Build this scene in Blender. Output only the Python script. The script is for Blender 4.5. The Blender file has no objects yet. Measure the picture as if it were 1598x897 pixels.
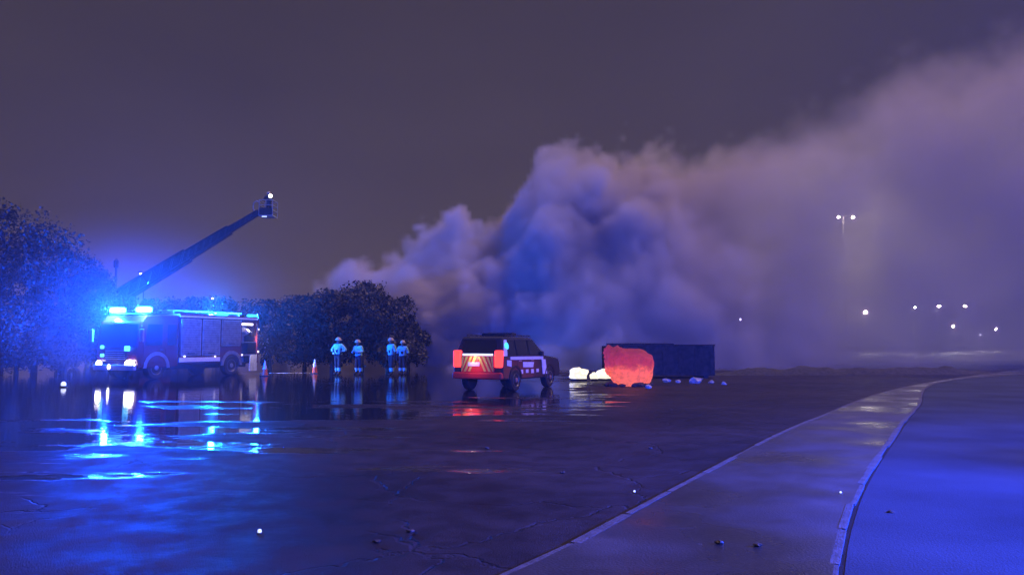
import bpy, bmesh, math, random
from mathutils import Vector, Matrix, noise as mnoise
random.seed(7)
R = math.radians
SC = bpy.context.scene
COL = SC.collection

# ------------------------------------------------------------------ camera
F = 1230.0; CH = 1.6                      # focal length in photo pixels, eye height
PITCH = math.atan(86.5 / F)
cam = bpy.data.cameras.new('camera'); cam.sensor_width = 36; cam.lens = 36 * F / 1598
cam.clip_start = 0.05; cam.clip_end = 3000
camo = bpy.data.objects.new('camera', cam); COL.objects.link(camo)
camo.location = (0, 0, CH); camo.rotation_euler = (R(90) + PITCH, 0, 0)
SC.camera = camo

# ------------------------------------------------------------------ world, sun, exposure
SUN_EL, SUN_AZ = R(58), R(72)             # soft glow of the low cloud over the town, beyond the smoke to the right
w = bpy.data.worlds.new('World'); SC.world = w; w.use_nodes = True
nt = w.node_tree; nt.nodes.clear()
wo = nt.nodes.new('ShaderNodeOutputWorld'); bg = nt.nodes.new('ShaderNodeBackground')
sky = nt.nodes.new('ShaderNodeTexSky'); sky.sky_type = 'NISHITA'; sky.sun_disc = False
sky.sun_elevation = SUN_EL; sky.sun_rotation = SUN_AZ
sc_ = nt.nodes.new('ShaderNodeVectorMath'); sc_.operation = 'SCALE'; sc_.inputs['Scale'].default_value = 0.01
ad_ = nt.nodes.new('ShaderNodeVectorMath'); ad_.operation = 'ADD'
ad_.inputs[1].default_value = (0.60, 0.445, 0.37)      # low cloud lit by the town
nt.links.new(sky.outputs[0], sc_.inputs[0]); nt.links.new(sc_.outputs[0], ad_.inputs[0])
wtc = nt.nodes.new('ShaderNodeTexCoord'); wn_ = nt.nodes.new('ShaderNodeTexNoise'); wn_.inputs['Scale'].default_value = 2.2; wn_.inputs['Detail'].default_value = 6
wmp = nt.nodes.new('ShaderNodeMapping'); wmp.inputs['Scale'].default_value = (1, 1, 2.5); wmr = nt.nodes.new('ShaderNodeMapRange')
for k_, x_ in zip(('From Min', 'From Max', 'To Min', 'To Max'), (.3, .7, .84, 1.14)): wmr.inputs[k_].default_value = x_
wsc = nt.nodes.new('ShaderNodeVectorMath'); wsc.operation = 'SCALE'      # uneven low cloud
nt.links.new(wtc.outputs['Generated'], wmp.inputs[0]); nt.links.new(wmp.outputs[0], wn_.inputs['Vector']); nt.links.new(wn_.outputs['Fac'], wmr.inputs['Value'])
nt.links.new(ad_.outputs[0], wsc.inputs[0]); nt.links.new(wmr.outputs[0], wsc.inputs['Scale']); nt.links.new(wsc.outputs[0], bg.inputs[0]); bg.inputs[1].default_value = 0.078
nt.links.new(bg.outputs[0], wo.inputs[0])
sl = bpy.data.lights.new('sun', 'SUN'); sl.energy = 1.75; sl.angle = R(25); sl.color = (1.0, 0.60, 0.46)
so = bpy.data.objects.new('sun', sl); COL.objects.link(so)
sd = Vector((math.sin(SUN_AZ) * math.cos(SUN_EL), math.cos(SUN_AZ) * math.cos(SUN_EL), math.sin(SUN_EL)))
so.rotation_euler = sd.to_track_quat('Z', 'Y').to_euler()
vs = SC.view_settings; vs.view_transform = 'Standard'; vs.look = 'None'; vs.exposure = 0; vs.gamma = 1
vs.use_curve_mapping = False
SC.render.engine = 'CYCLES'
cy = SC.cycles
cy.use_denoising = True; cy.denoiser = 'OPENIMAGEDENOISE'
cy.max_bounces = 6; cy.diffuse_bounces = 2; cy.glossy_bounces = 3; cy.volume_bounces = 2; cy.transparent_max_bounces = 6
cy.sample_clamp_indirect = 2.0; cy.caustics_reflective = False; cy.caustics_refractive = False
cy.volume_step_rate = 1.5; cy.volume_max_steps = 256

# ------------------------------------------------------------------ placing helpers
FW = Vector((0, math.cos(PITCH), math.sin(PITCH))); UP = Vector((0, -math.sin(PITCH), math.cos(PITCH)))
def ray(px, py): return Vector((1, 0, 0)) * ((px - 799) / F) + UP * ((448.5 - py) / F) + FW
def at(px, py, Y):
    d = ray(px, py); t = Y / d.y
    return Vector((0, 0, CH)) + d * t
def gnd(px, py):
    d = ray(px, py); t = -CH / d.z
    return Vector((0, 0, CH)) + d * t

# ------------------------------------------------------------------ materials
MATS = {}
def pmat(name, col, rough=0.5, metal=0.0, var=0.25, scale=6.0, bump=0.0, bscale=40.0, spec=0.5, emit=None, estr=0.0, coat=0.0):
    if name in MATS: return MATS[name]
    m = bpy.data.materials.new(name); m.use_nodes = True; MATS[name] = m
    t = m.node_tree; b = t.nodes['Principled BSDF']
    tc = t.nodes.new('ShaderNodeTexCoord'); n = t.nodes.new('ShaderNodeTexNoise')
    n.inputs['Scale'].default_value = scale; n.inputs['Detail'].default_value = 5
    t.links.new(tc.outputs['Object'], n.inputs['Vector'])
    rp = t.nodes.new('ShaderNodeMapRange'); rp.inputs['From Min'].default_value = .3; rp.inputs['From Max'].default_value = .7
    rp.inputs['To Min'].default_value = 1 - var; rp.inputs['To Max'].default_value = 1 + var
    t.links.new(n.outputs['Fac'], rp.inputs['Value'])
    mx = t.nodes.new('ShaderNodeVectorMath'); mx.operation = 'SCALE'; mx.inputs[0].default_value = col
    t.links.new(rp.outputs[0], mx.inputs['Scale']); t.links.new(mx.outputs[0], b.inputs['Base Color'])
    b.inputs['Roughness'].default_value = rough; b.inputs['Metallic'].default_value = metal
    b.inputs['Specular IOR Level'].default_value = spec; b.inputs['Coat Weight'].default_value = coat
    if bump:
        n2 = t.nodes.new('ShaderNodeTexNoise'); n2.inputs['Scale'].default_value = bscale; n2.inputs['Detail'].default_value = 4
        t.links.new(tc.outputs['Object'], n2.inputs['Vector'])
        bp = t.nodes.new('ShaderNodeBump'); bp.inputs['Strength'].default_value = bump; bp.inputs['Distance'].default_value = .02
        t.links.new(n2.outputs['Fac'], bp.inputs['Height']); t.links.new(bp.outputs[0], b.inputs['Normal'])
    if emit:
        b.inputs['Emission Color'].default_value = (*emit, 1); b.inputs['Emission Strength'].default_value = estr
    return m
M_red = pmat('engine_red', (.10, .015, .022), .25, coat=.5, var=.12)
M_white = pmat('white_paint', (.4, .4, .42), .3, coat=.3, var=.1)
M_dark = pmat('dark_paint', (.03, .03, .035), .35, coat=.3)
M_black = pmat('black_plastic', (.02, .02, .02), .55, bump=.2)
M_rub = pmat('tyre_rubber', (.018, .018, .018), .75, bump=.3)
M_rim = pmat('wheel_rim', (.45, .45, .48), .35, metal=.8)
M_glass = pmat('dark_glass', (.012, .014, .018), .06, spec=.8, var=.05)
M_steel = pmat('galvanised_steel', (.42, .43, .45), .4, metal=.7, bump=.15)
M_shut = pmat('roller_shutter', (.26, .26, .28), .45, metal=.5)
M_refl = pmat('reflective_tape', (.85, .86, .88), .4, var=.08)
M_yel = pmat('hivis_yellow', (.75, .74, .12), .45, var=.1)
M_redv = pmat('hivis_red', (.7, .06, .04), .45, var=.1)
M_orange = pmat('cone_orange', (.85, .14, .03), .5, var=.1)
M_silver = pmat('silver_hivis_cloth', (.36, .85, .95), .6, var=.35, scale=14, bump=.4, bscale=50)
M_navy = pmat('turnout_cloth', (.03, .032, .045), .85, bump=.5, bscale=60)
M_skin = pmat('skin', (.45, .27, .2), .6, var=.1)
M_boot = pmat('boot_leather', (.02, .018, .017), .6)
M_helm = pmat('helmet_shell', (.62, .5, .34), .3, var=.1)
M_bark = pmat('bark', (.06, .045, .035), .9, bump=.8, bscale=18)
M_rust = pmat('rusty_steel', (.075, .048, .038), .7, metal=.2, bump=.5, bscale=12, var=.6)
M_conc = pmat('pale_concrete', (.058, .055, .056), .5, bump=.3, bscale=45, var=.3, scale=1.6)
M_kerb = pmat('kerb_concrete', (.095, .092, .09), .7, bump=.6, bscale=24, var=.5, scale=3.5)
M_char = pmat('charred_waste', (.05, .045, .042), .8, bump=.8, bscale=9, var=.6)
M_pale = pmat('pale_rubble', (.5, .49, .47), .8, bump=.6, bscale=14, var=.4)
M_pole = pmat('lamp_pole_steel', (.07, .07, .075), .5, metal=.5)
def emat(name, col, s): return pmat(name, tuple(min(1, c) for c in col), .3, emit=col, estr=s, var=.02)
E_blue = emat('blue_beacon_lens', (.14, .78, 1.0), 6)
E_blue2 = emat('blue_strobe_lens', (.12, .75, 1.0), 2.4)
E_blueside = emat('blue_side_lens', (.06, .55, 1.0), 1.8)
E_head = emat('headlamp_lens', (1.0, .93, .86), 16)
E_mark = emat('marker_lens', (1.0, .8, .75), 1.6)
E_bay = emat('bay_lamp_lens', (1.0, .88, .8), 3.5)
E_tail = emat('tail_lamp_lens', (1.0, .05, .035), 2.2)
E_coolglow = emat('cool_white_glow', (.75, .85, 1.0), 1.1)
E_flood = emat('flood_diffuser', (1.0, .93, .74), 1.0)
E_lamp = emat('street_lamp_lens', (1.0, .88, .76), 26000)
E_lampy = emat('street_lamp_lens_warm', (1.0, .82, .6), 4200)
E_lamp2 = emat('near_lamp_lens', (1.0, .95, .88), 14)
E_glint = emat('ground_glint_glow', (.8, .88, 1.0), 1.2)

def leaf_mat(name, c):
    m = bpy.data.materials.new(name); m.use_nodes = True; t = m.node_tree; b = t.nodes['Principled BSDF']
    g = t.nodes.new('ShaderNodeNewGeometry'); rp = t.nodes.new('ShaderNodeMapRange')
    rp.inputs['To Min'].default_value = .7; rp.inputs['To Max'].default_value = 1.3
    t.links.new(g.outputs['Random Per Island'], rp.inputs['Value'])
    mx = t.nodes.new('ShaderNodeVectorMath'); mx.operation = 'SCALE'; mx.inputs[0].default_value = c
    t.links.new(rp.outputs[0], mx.inputs['Scale']); t.links.new(mx.outputs[0], b.inputs['Base Color'])
    b.inputs['Roughness'].default_value = .5
    return m
M_leaf = leaf_mat('leaf_green', (.014, .025, .022)); M_leaf2 = leaf_mat('leaf_dark_green', (.011, .020, .018))

# ------------------------------------------------------------------ mesh helpers
class MB:
    def __init__(s): s.bm = bmesh.new()
    def box(s, x0, x1, y0, y1, z0, z1, bev=0.0):
        r = bmesh.ops.create_cube(s.bm, size=1)
        for v in r['verts']:
            v.co = Vector(((x0 + x1) / 2 + v.co.x * (x1 - x0), (y0 + y1) / 2 + v.co.y * (y1 - y0), (z0 + z1) / 2 + v.co.z * (z1 - z0)))
        if bev:
            es = list({e for v in r['verts'] for e in v.link_edges})
            bmesh.ops.bevel(s.bm, geom=es, offset=bev, segments=2, affect='EDGES', profile=.5)
        return s
    def tube(s, p0, p1, r0, r1=None, n=10, cap=True):
        r1 = r0 if r1 is None else r1; p0 = Vector(p0); p1 = Vector(p1); d = p1 - p0
        r = bmesh.ops.create_cone(s.bm, cap_ends=cap, segments=n, radius1=r0, radius2=r1, depth=d.length)
        q = d.to_track_quat('Z', 'Y').to_matrix().to_4x4(); q.translation = (p0 + p1) / 2
        bmesh.ops.transform(s.bm, matrix=q, verts=r['verts']); return s
    def path(s, pts, r, n=8):
        for a, b in zip(pts[:-1], pts[1:]): s.tube(a, b, r, r, n)
        return s
    def prism(s, prof, y0, y1, bev=0.0, top=None):
        """side profile [(x,z)] run across y0..y1; top=(zc, zt, inset) narrows the upper part"""
        a = [s.bm.verts.new((x, y0, z)) for x, z in prof]; b = [s.bm.verts.new((x, y1, z)) for x, z in prof]
        n = len(prof); fs = [s.bm.faces.new(a), s.bm.faces.new(b[::-1])]
        for i in range(n): fs.append(s.bm.faces.new((a[i], b[i], b[(i + 1) % n], a[(i + 1) % n])))
        if top:
            zc, zt, ins = top; ym = (y0 + y1) / 2
            for v in a + b:
                if v.co.z > zc:
                    k = min(1, (v.co.z - zc) / (zt - zc)) * ins; v.co.y += k if v.co.y < ym else -k
        bmesh.ops.recalc_face_normals(s.bm, faces=fs)
        if bev:
            es = list({e for f in fs for e in f.edges})
            bmesh.ops.bevel(s.bm, geom=es, offset=bev, segments=2, affect='EDGES', profile=.5)
        return s
    def poly(s, pts, thick, axis):
        """flat polygon of 3D points given thickness along axis"""
        ax = Vector(axis) * thick
        a = [s.bm.verts.new(Vector(p)) for p in pts]; b = [s.bm.verts.new(Vector(p) + ax) for p in pts]; n = len(pts)
        fs = [s.bm.faces.new(a), s.bm.faces.new(b[::-1])]
        for i in range(n): fs.append(s.bm.faces.new((a[i], b[i], b[(i + 1) % n], a[(i + 1) % n])))
        bmesh.ops.recalc_face_normals(s.bm, faces=fs); return s
    def ball(s, c, rx, ry, rz, sub=3, lump=0.0, seed=0, fr=1.6):
        r = bmesh.ops.create_icosphere(s.bm, subdivisions=sub, radius=1)
        for v in r['verts']:
            k = 1 + lump * mnoise.fractal(v.co * fr + Vector((seed * 3.1, seed, -seed)), .8, 2.1, 4)
            v.co = Vector((c[0] + v.co.x * rx * k, c[1] + v.co.y * ry * k, c[2] + v.co.z * rz * k))
        return s
    def block(s, c, rx, ry, rz, pw, sub=5, lump=.1, seed=0, fr=1.5):
        r = bmesh.ops.create_icosphere(s.bm, subdivisions=sub, radius=1)
        for v in r['verts']:
            q = Vector([math.copysign(abs(x) ** pw, x) for x in v.co])
            k = 1 + lump * mnoise.fractal(v.co * fr + Vector((seed, -seed, seed * 2.3)), .8, 2.1, 5)
            v.co = Vector((c[0] + q.x * rx * k, c[1] + q.y * ry * k, c[2] + q.z * rz * k))
        return s
    def lathe(s, prof, c=(0, 0, 0), axis='z', n=20):
        rings = []
        for r, h in prof:
            ring = []
            for i in range(n):
                a = 2 * math.pi * i / n; x, y = r * math.cos(a), r * math.sin(a)
                co = (x, y, h) if axis == 'z' else (x, h, y)
                ring.append(s.bm.verts.new(Vector(c) + Vector(co)))
            rings.append(ring)
        fs = []
        for a, b in zip(rings[:-1], rings[1:]):
            for i in range(n): fs.append(s.bm.faces.new((a[i], a[(i + 1) % n], b[(i + 1) % n], b[i])))
        fs.append(s.bm.faces.new(rings[0])); fs.append(s.bm.faces.new(rings[-1]))
        bmesh.ops.recalc_face_normals(s.bm, faces=fs); return s
    def build(s, name, mat, parent=None, smooth=False):
        me = bpy.data.meshes.new(name); s.bm.to_mesh(me); s.bm.free()
        for m in (mat if isinstance(mat, (list, tuple)) else [mat]): me.materials.append(m)
        if smooth:
            for p in me.polygons: p.use_smooth = True
        o = bpy.data.objects.new(name, me); COL.objects.link(o)
        if parent: o.parent = parent
        return o
def box(name, mat, parent, *a, bev=0.0): return MB().box(*a, bev=bev).build(name, mat, parent)
def tag(o, label=None, cat=None, group=None, kind=None):
    for k, v in (('label', label), ('category', cat), ('group', group), ('kind', kind)):
        if v: o[k] = v
    return o
def thing(name, label, cat, loc=(0, 0, 0), rz=0.0, group=None):
    o = bpy.data.objects.new(name, None); COL.objects.link(o); o.empty_display_size = .3
    o.location = loc; o.rotation_euler = (0, 0, rz); return tag(o, label, cat, group)
def copy_tree(o, parent=None):
    c = o.copy(); COL.objects.link(c); c.parent = parent
    if parent: c.matrix_parent_inverse = o.matrix_parent_inverse.copy()
    for ch in [x for x in COL.objects if x.parent == o]: copy_tree(ch, c)
    return c
def lamp(name, kind, parent, loc, energy, col, size=.08, rot=None, spot=None):
    l = bpy.data.lights.new(name, kind); l.energy = energy; l.color = col; l.shadow_soft_size = size
    if kind == 'SPOT': l.spot_size = R(spot); l.spot_blend = .6
    o = bpy.data.objects.new(name, l); COL.objects.link(o); o.location = loc
    if rot: o.rotation_euler = rot
    o.parent = parent; return o

# ================================================================== SETTING
# ground: one wet asphalt sheet
def ground_mat():
    m = bpy.data.materials.new('wet_asphalt'); m.use_nodes = True; t = m.node_tree; b = t.nodes['Principled BSDF']
    L = t.links; N = t.nodes.new
    g = N('ShaderNodeNewGeometry'); sep = N('ShaderNodeSeparateXYZ'); L.new(g.outputs['Position'], sep.inputs[0])
    def noise(scale, det, stretch=(1, 1, 1), rough=.5, off=(0, 0, 0)):
        mp = N('ShaderNodeMapping'); mp.inputs['Scale'].default_value = stretch; mp.inputs['Location'].default_value = off
        L.new(g.outputs['Position'], mp.inputs['Vector']); n = N('ShaderNodeTexNoise')
        n.inputs['Scale'].default_value = scale; n.inputs['Detail'].default_value = det; n.inputs['Roughness'].default_value = rough
        L.new(mp.outputs[0], n.inputs['Vector']); return n.outputs['Fac']
    def math_(op, a, c=None, clamp=False):
        n = N('ShaderNodeMath'); n.operation = op; n.use_clamp = clamp
        for i, v in enumerate((a, c)):
            if v is None: continue
            if isinstance(v, (int, float)): n.inputs[i].default_value = v
            else: L.new(v, n.inputs[i])
        return n.outputs[0]
    def rng(v, a, c, d=0.0, e=1.0, smooth=True):
        n = N('ShaderNodeMapRange'); n.interpolation_type = 'SMOOTHSTEP' if smooth else 'LINEAR'
        for k, x in (('From Min', a), ('From Max', c), ('To Min', d), ('To Max', e)): n.inputs[k].default_value = x
        L.new(v, n.inputs['Value']); return n.outputs[0]
    big = noise(.16, 4, (.6, 1.6, 1), .55, (3.0, 1.4, 0))
    # standing water: wide film over the yard farther off, broken pools nearer by
    far = rng(sep.outputs['Y'], 3.0, 30.0, -.13, .30)
    lft = rng(sep.outputs['X'], -9.0, 4.0, .12, -.10)
    rgt = rng(sep.outputs['X'], 1.0, 6.0, 0.0, -.42)
    big = math_('ADD', big, math_('MULTIPLY', math_('SUBTRACT', noise(.55, 5, (.5, 1.8, 1), .6, (1, 7, 0)), .5), .95))
    wet = rng(math_('ADD', math_('ADD', big, far), math_('ADD', lft, rgt)), .55, .63)
    fine = noise(2.2, 6, (1, 1, 1), .6)
    grain = noise(70, 3, (1, 1, 1), .6)
    rough = math_('ADD', math_('MULTIPLY', math_('SUBTRACT', 1.0, wet), rng(fine, .3, .7, .48, .70)), math_('MULTIPLY', wet, .045))
    L.new(rough, b.inputs['Roughness'])
    cr = N('ShaderNodeMixRGB'); cr.inputs[1].default_value = (.034, .028, .027, 1); cr.inputs[2].default_value = (.016, .014, .015, 1)
    L.new(wet, cr.inputs[0])
    var = N('ShaderNodeVectorMath'); var.operation = 'SCALE'; L.new(cr.outputs[0], var.inputs[0])
    L.new(math_('MULTIPLY', rng(fine, .25, .75, .6, 1.4), rng(noise(.35, 3, (1, 1, 1), .5, (9, 2, 0)), .3, .7, .7, 1.35)), var.inputs['Scale'])
    L.new(var.outputs[0], b.inputs['Base Color'])
    L.new(rng(wet, 0, 1, .07, .5), b.inputs['Specular IOR Level'])
    vr = N('ShaderNodeTexVoronoi'); vr.feature = 'DISTANCE_TO_EDGE'; vr.inputs['Scale'].default_value = .45
    wq = N('ShaderNodeVectorMath'); wq.operation = 'MULTIPLY_ADD'; nq = N('ShaderNodeTexNoise'); nq.inputs['Scale'].default_value = 1.3; nq.inputs['Detail'].default_value = 5
    L.new(g.outputs['Position'], nq.inputs['Vector']); L.new(nq.outputs['Color'], wq.inputs[0]); wq.inputs[1].default_value = (1.1, 1.1, 0); L.new(g.outputs['Position'], wq.inputs[2]); L.new(wq.outputs[0], vr.inputs['Vector'])
    crack = math_('MULTIPLY', rng(vr.outputs['Distance'], 0, .012, 1, 0), rng(noise(.3, 2, (1, 1, 1), .5, (5, 5, 0)), .48, .56))
    rip = noise(3.2, 3, (.7, 2.2, 1), .5); rip2 = noise(.9, 2, (.6, 1.4, 1), .5)
    hgt = math_('ADD', math_('MULTIPLY', math_('ADD', rip, rip2), math_('MULTIPLY', wet, .0024)),
                math_('MULTIPLY', math_('ADD', math_('MULTIPLY', grain, .010), math_('SUBTRACT', math_('MULTIPLY', fine, .016), math_('MULTIPLY', crack, .02))), math_('SUBTRACT', 1.0, wet)))
    bp = N('ShaderNodeBump'); bp.inputs['Strength'].default_value = 1.0; bp.inputs['Distance'].default_value = 1.0
    L.new(hgt, bp.inputs['Height']); L.new(bp.outputs[0], b.inputs['Normal'])
    return m
m_ = MB(); m_.bm.faces.new([m_.bm.verts.new(p) for p in ((-300, -40, 0), (300, -40, 0), (300, 420, 0), (-300, 420, 0))])
tag(m_.build('ground', ground_mat()), kind='structure', label='wet dark asphalt yard with mirror-like standing water')

# footway: pale concrete strip with kerb stones both sides, running away to the right
def curve(px_pts):
    return [gnd(*p) for p in px_pts]
def resample(pts, step):
    out = [pts[0].copy()]; acc = 0
    # smooth by Catmull-Rom first
    P = [pts[0]] + list(pts) + [pts[-1]]; fine = []
    for i in range(1, len(P) - 2):
        for k in range(24):
            t = k / 24; a, b, c, d = P[i - 1], P[i], P[i + 1], P[i + 2]
            fine.append(.5 * ((2 * b) + (c - a) * t + (2 * a - 5 * b + 4 * c - d) * t * t + (3 * b - a - 3 * c + d) * t ** 3))
    fine.append(pts[-1])
    for a, b in zip(fine[:-1], fine[1:]):
        acc += (b - a).length
        if acc >= step: out.append(b.copy()); acc = 0
    return out
LEFT = [Vector((-2.2, 2.2, 0))] + curve([(800, 897), (880, 860), (1100, 740), (1270, 655), (1420, 603)]) + [Vector((30, 47, 0)), Vector((60, 80, 0))]
RIGHT = [Vector((.75, 2.2, 0))] + curve([(1300, 897), (1322, 805), (1350, 745), (1388, 690), (1430, 637), (1482, 594)]) + [Vector((34, 47, 0)), Vector((66, 78, 0))]
Lp = resample(LEFT, .55); Rp = resample(RIGHT, .55)
def lerp_pts(P, n):
    out = []
    for i in range(n):
        f = i * (len(P) - 1) / (n - 1); k = min(len(P) - 2, int(f)); out.append(P[k].lerp(P[k + 1], f - k))
    return out
n = 240; la = lerp_pts(Lp, n); ra = lerp_pts(Rp, n)
m_ = MB(); KH = .022
va = [m_.bm.verts.new((p.x, p.y, KH)) for p in la]; vb = [m_.bm.verts.new((p.x, p.y, KH)) for p in ra]
for i in range(n - 1): m_.bm.faces.new((va[i], vb[i], vb[i + 1], va[i + 1]))
def foot_mat():
    m = M_conc.copy(); m.name = 'footway_concrete'; t = m.node_tree; b = t.nodes['Principled BSDF']
    g = t.nodes.new('ShaderNodeNewGeometry'); nn = t.nodes.new('ShaderNodeTexNoise'); nn.inputs['Scale'].default_value = .45; nn.inputs['Detail'].default_value = 6
    t.links.new(g.outputs['Position'], nn.inputs['Vector'])
    rr = t.nodes.new('ShaderNodeMapRange'); rr.inputs['From Min'].default_value = .42; rr.inputs['From Max'].default_value = .6
    rr.inputs['To Min'].default_value = .22; rr.inputs['To Max'].default_value = .6
    t.links.new(nn.outputs['Fac'], rr.inputs['Value']); t.links.new(rr.outputs[0], b.inputs['Roughness'])
    r2 = t.nodes.new('ShaderNodeMapRange'); r2.inputs['From Min'].default_value = .4; r2.inputs['From Max'].default_value = .62
    r2.inputs['To Min'].default_value = .35; r2.inputs['To Max'].default_value = 1.1
    t.links.new(nn.outputs['Fac'], r2.inputs['Value'])
    s = t.nodes.new('ShaderNodeVectorMath'); s.operation = 'SCALE'; src = b.inputs['Base Color'].links[0].from_socket
    t.links.new(src, s.inputs[0]); t.links.new(r2.outputs[0], s.inputs['Scale']); t.links.new(s.outputs[0], b.inputs['Base Color'])
    return m
foot = tag(m_.build('footway', foot_mat()), kind='structure', label='pale concrete footway running off to the right')
def kerbs(P, side):
    me = None
    for a, b in zip(P[:-2:2], P[2::2]):
        d = (b - a); ln = d.length
        if a.y > 40: break
        if me is None:
            k = MB().box(0, 1, -.04, .04, 0, 1, bev=.02).build('kerb_stone', M_kerb, foot); me = k.data; o = k
        else:
            o = bpy.data.objects.new('kerb_stone', me); COL.objects.link(o); o.parent = foot
        o.location = (a.x, a.y, -.03); o.rotation_euler = (0, 0, math.atan2(d.y, d.x)); o.scale = (ln - random.uniform(.01, .05), random.uniform(.8, 1.2), KH + .03 + random.uniform(-.001, .005)); o.rotation_euler.z += random.uniform(-.008, .008)
kerbs(Lp, -1); kerbs(Rp, 1)

# road beyond the footway, paler tarmac sheet
m_ = MB(); off = [Vector((p.x + .07, p.y - .02, .004)) for p in ra]
va = [m_.bm.verts.new(p) for p in off]; vb = [m_.bm.verts.new((p.x + 45, p.y - 8, .004)) for p in off]
for i in range(n - 1): m_.bm.faces.new((va[i], vb[i], vb[i + 1], va[i + 1]))
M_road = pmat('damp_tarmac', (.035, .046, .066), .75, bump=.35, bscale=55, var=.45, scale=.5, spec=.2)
tag(m_.build('road', M_road), kind='structure', label='damp tarmac road washed by blue light')

# low earth bank before the smoke
m_ = MB(); rows = []
for i in range(90):
    px = 1105 + i * 5.2; base = gnd(px, 586 - (i * .02)); row = []
    for j in range(7):
        t = j / 6; hgt = math.sin(t * math.pi) * (.34 + .22 * mnoise.noise(Vector((i * .16, j * .4, 3)))) * min(1, i / 12, (89 - i) / 18)
        row.append(m_.bm.verts.new((base.x + t * 2.2 * base.x / base.y, base.y + t * 2.2, hgt + .06 * mnoise.noise(Vector((i * .9, j * 1.3, 0))) * (0 < j < 6) - .01)))
    rows.append(row)
for a, b in zip(rows[:-1], rows[1:]):
    for j in range(6): m_.bm.faces.new((a[j], b[j], b[j + 1], a[j + 1]))
tag(m_.build('earth_bank', pmat('bank_soil', (.05, .05, .045), .9, bump=.9, bscale=7, var=.5), smooth=True), kind='structure', label='low dark earth bank in front of the smoke')

# painted line catching the light behind the engine
a, b = gnd(372, 583), gnd(484, 581.5)
m_ = MB(); d = (b - a).normalized(); q = Vector((-d.y, d.x, 0)) * .11
m_.bm.faces.new([m_.bm.verts.new(p + Vector((0, 0, .004))) for p in (a - q, b - q, b + q, a + q)])
tag(m_.build('road_marking', pmat('road_paint', (.75, .75, .73), .4, var=.3, scale=3)), kind='structure', label='white painted line on the asphalt by the orange cones')

# ================================================================== TREES
def make_tree(px, py_top, Y, wpx, label, group, seed, mat=M_leaf, low=.12, dens=1.0):
    rnd = random.Random(seed); top = at(px, py_top, Y); h = top.z; rad = wpx / F * Y / 2
    t = thing('tree', label, 'tree', (top.x, Y, 0), 0, group)
    tr = MB(); k = [Vector((0, 0, -.05))]
    for i in range(1, 6): k.append(Vector((rnd.uniform(-.12, .12) * i * .3, rnd.uniform(-.12, .12) * i * .3, h * .16 * i)))
    r0 = .05 + h * .018
    for i in range(5): tr.tube(k[i], k[i + 1], r0 * (1 - i * .16), r0 * (1 - (i + 1) * .16), 8)
    clumps = []
    nb = 9 + int(h)
    for i in range(nb):
        st = k[1 + i % 4].lerp(k[2 + i % 4], rnd.random()); a = rnd.uniform(0, 6.28); rr = rad * rnd.uniform(.35, .8)
        zz = max(h * low, min(h * .9, st.z + rnd.uniform(-.05, .3) * h)); e = Vector((math.cos(a) * rr, math.sin(a) * rr, zz))
        e *= 1.0; tr.tube(st, e, r0 * .35, r0 * .08, 5); clumps.append((e, rnd.uniform(.28, .5) * rad))
    tr.build('trunk', M_bark, t)
    for i in range(int(26 * dens)):      # extra clumps through the crown's egg-shaped volume
        u = rnd.uniform(low, .96); prof = math.sin(min(1, (u - low + .12) / (.62)) * math.pi / 2) if u < .5 else math.cos((u - .5) / .5 * math.pi / 2) ** .6
        a = rnd.uniform(0, 6.28); rr = rad * prof * math.sqrt(rnd.random()) * .95
        clumps.append((Vector((math.cos(a) * rr, math.sin(a) * rr, u * h)), rnd.uniform(.16, .34) * rad))
    clumps.append((Vector((0, 0, h * .93)), .2 * rad))
    vs_, fs_ = [], []
    for c, cr in clumps:
        for _ in range(int(250 * dens)):
            d = Vector((rnd.gauss(0, 1), rnd.gauss(0, 1), rnd.gauss(0, .8))); d = d.normalized() * cr * (rnd.random() ** .45)
            p = c + d
            if p.z < .05 or p.z > h * 1.03: continue
            s = rnd.uniform(.05, .11) * (Y / 42); u = Vector((rnd.gauss(0, 1), rnd.gauss(0, 1), rnd.gauss(0, 1))).normalized(); v = u.orthogonal().normalized()
            i0 = len(vs_); vs_ += [p - u * s, p + v * s * .6, p + u * s, p - v * s * .6]; fs_.append((i0, i0 + 1, i0 + 2, i0 + 3))
    me = bpy.data.meshes.new('crown'); me.from_pydata([tuple(v) for v in vs_], [], fs_); me.materials.append(mat)
    o = bpy.data.objects.new('crown', me); COL.objects.link(o); o.parent = t
    return t
GL = 'trees sloping down at the left edge'; GC = 'dark trees behind the firefighters'; GB = 'tree line behind the fire engine'
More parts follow.
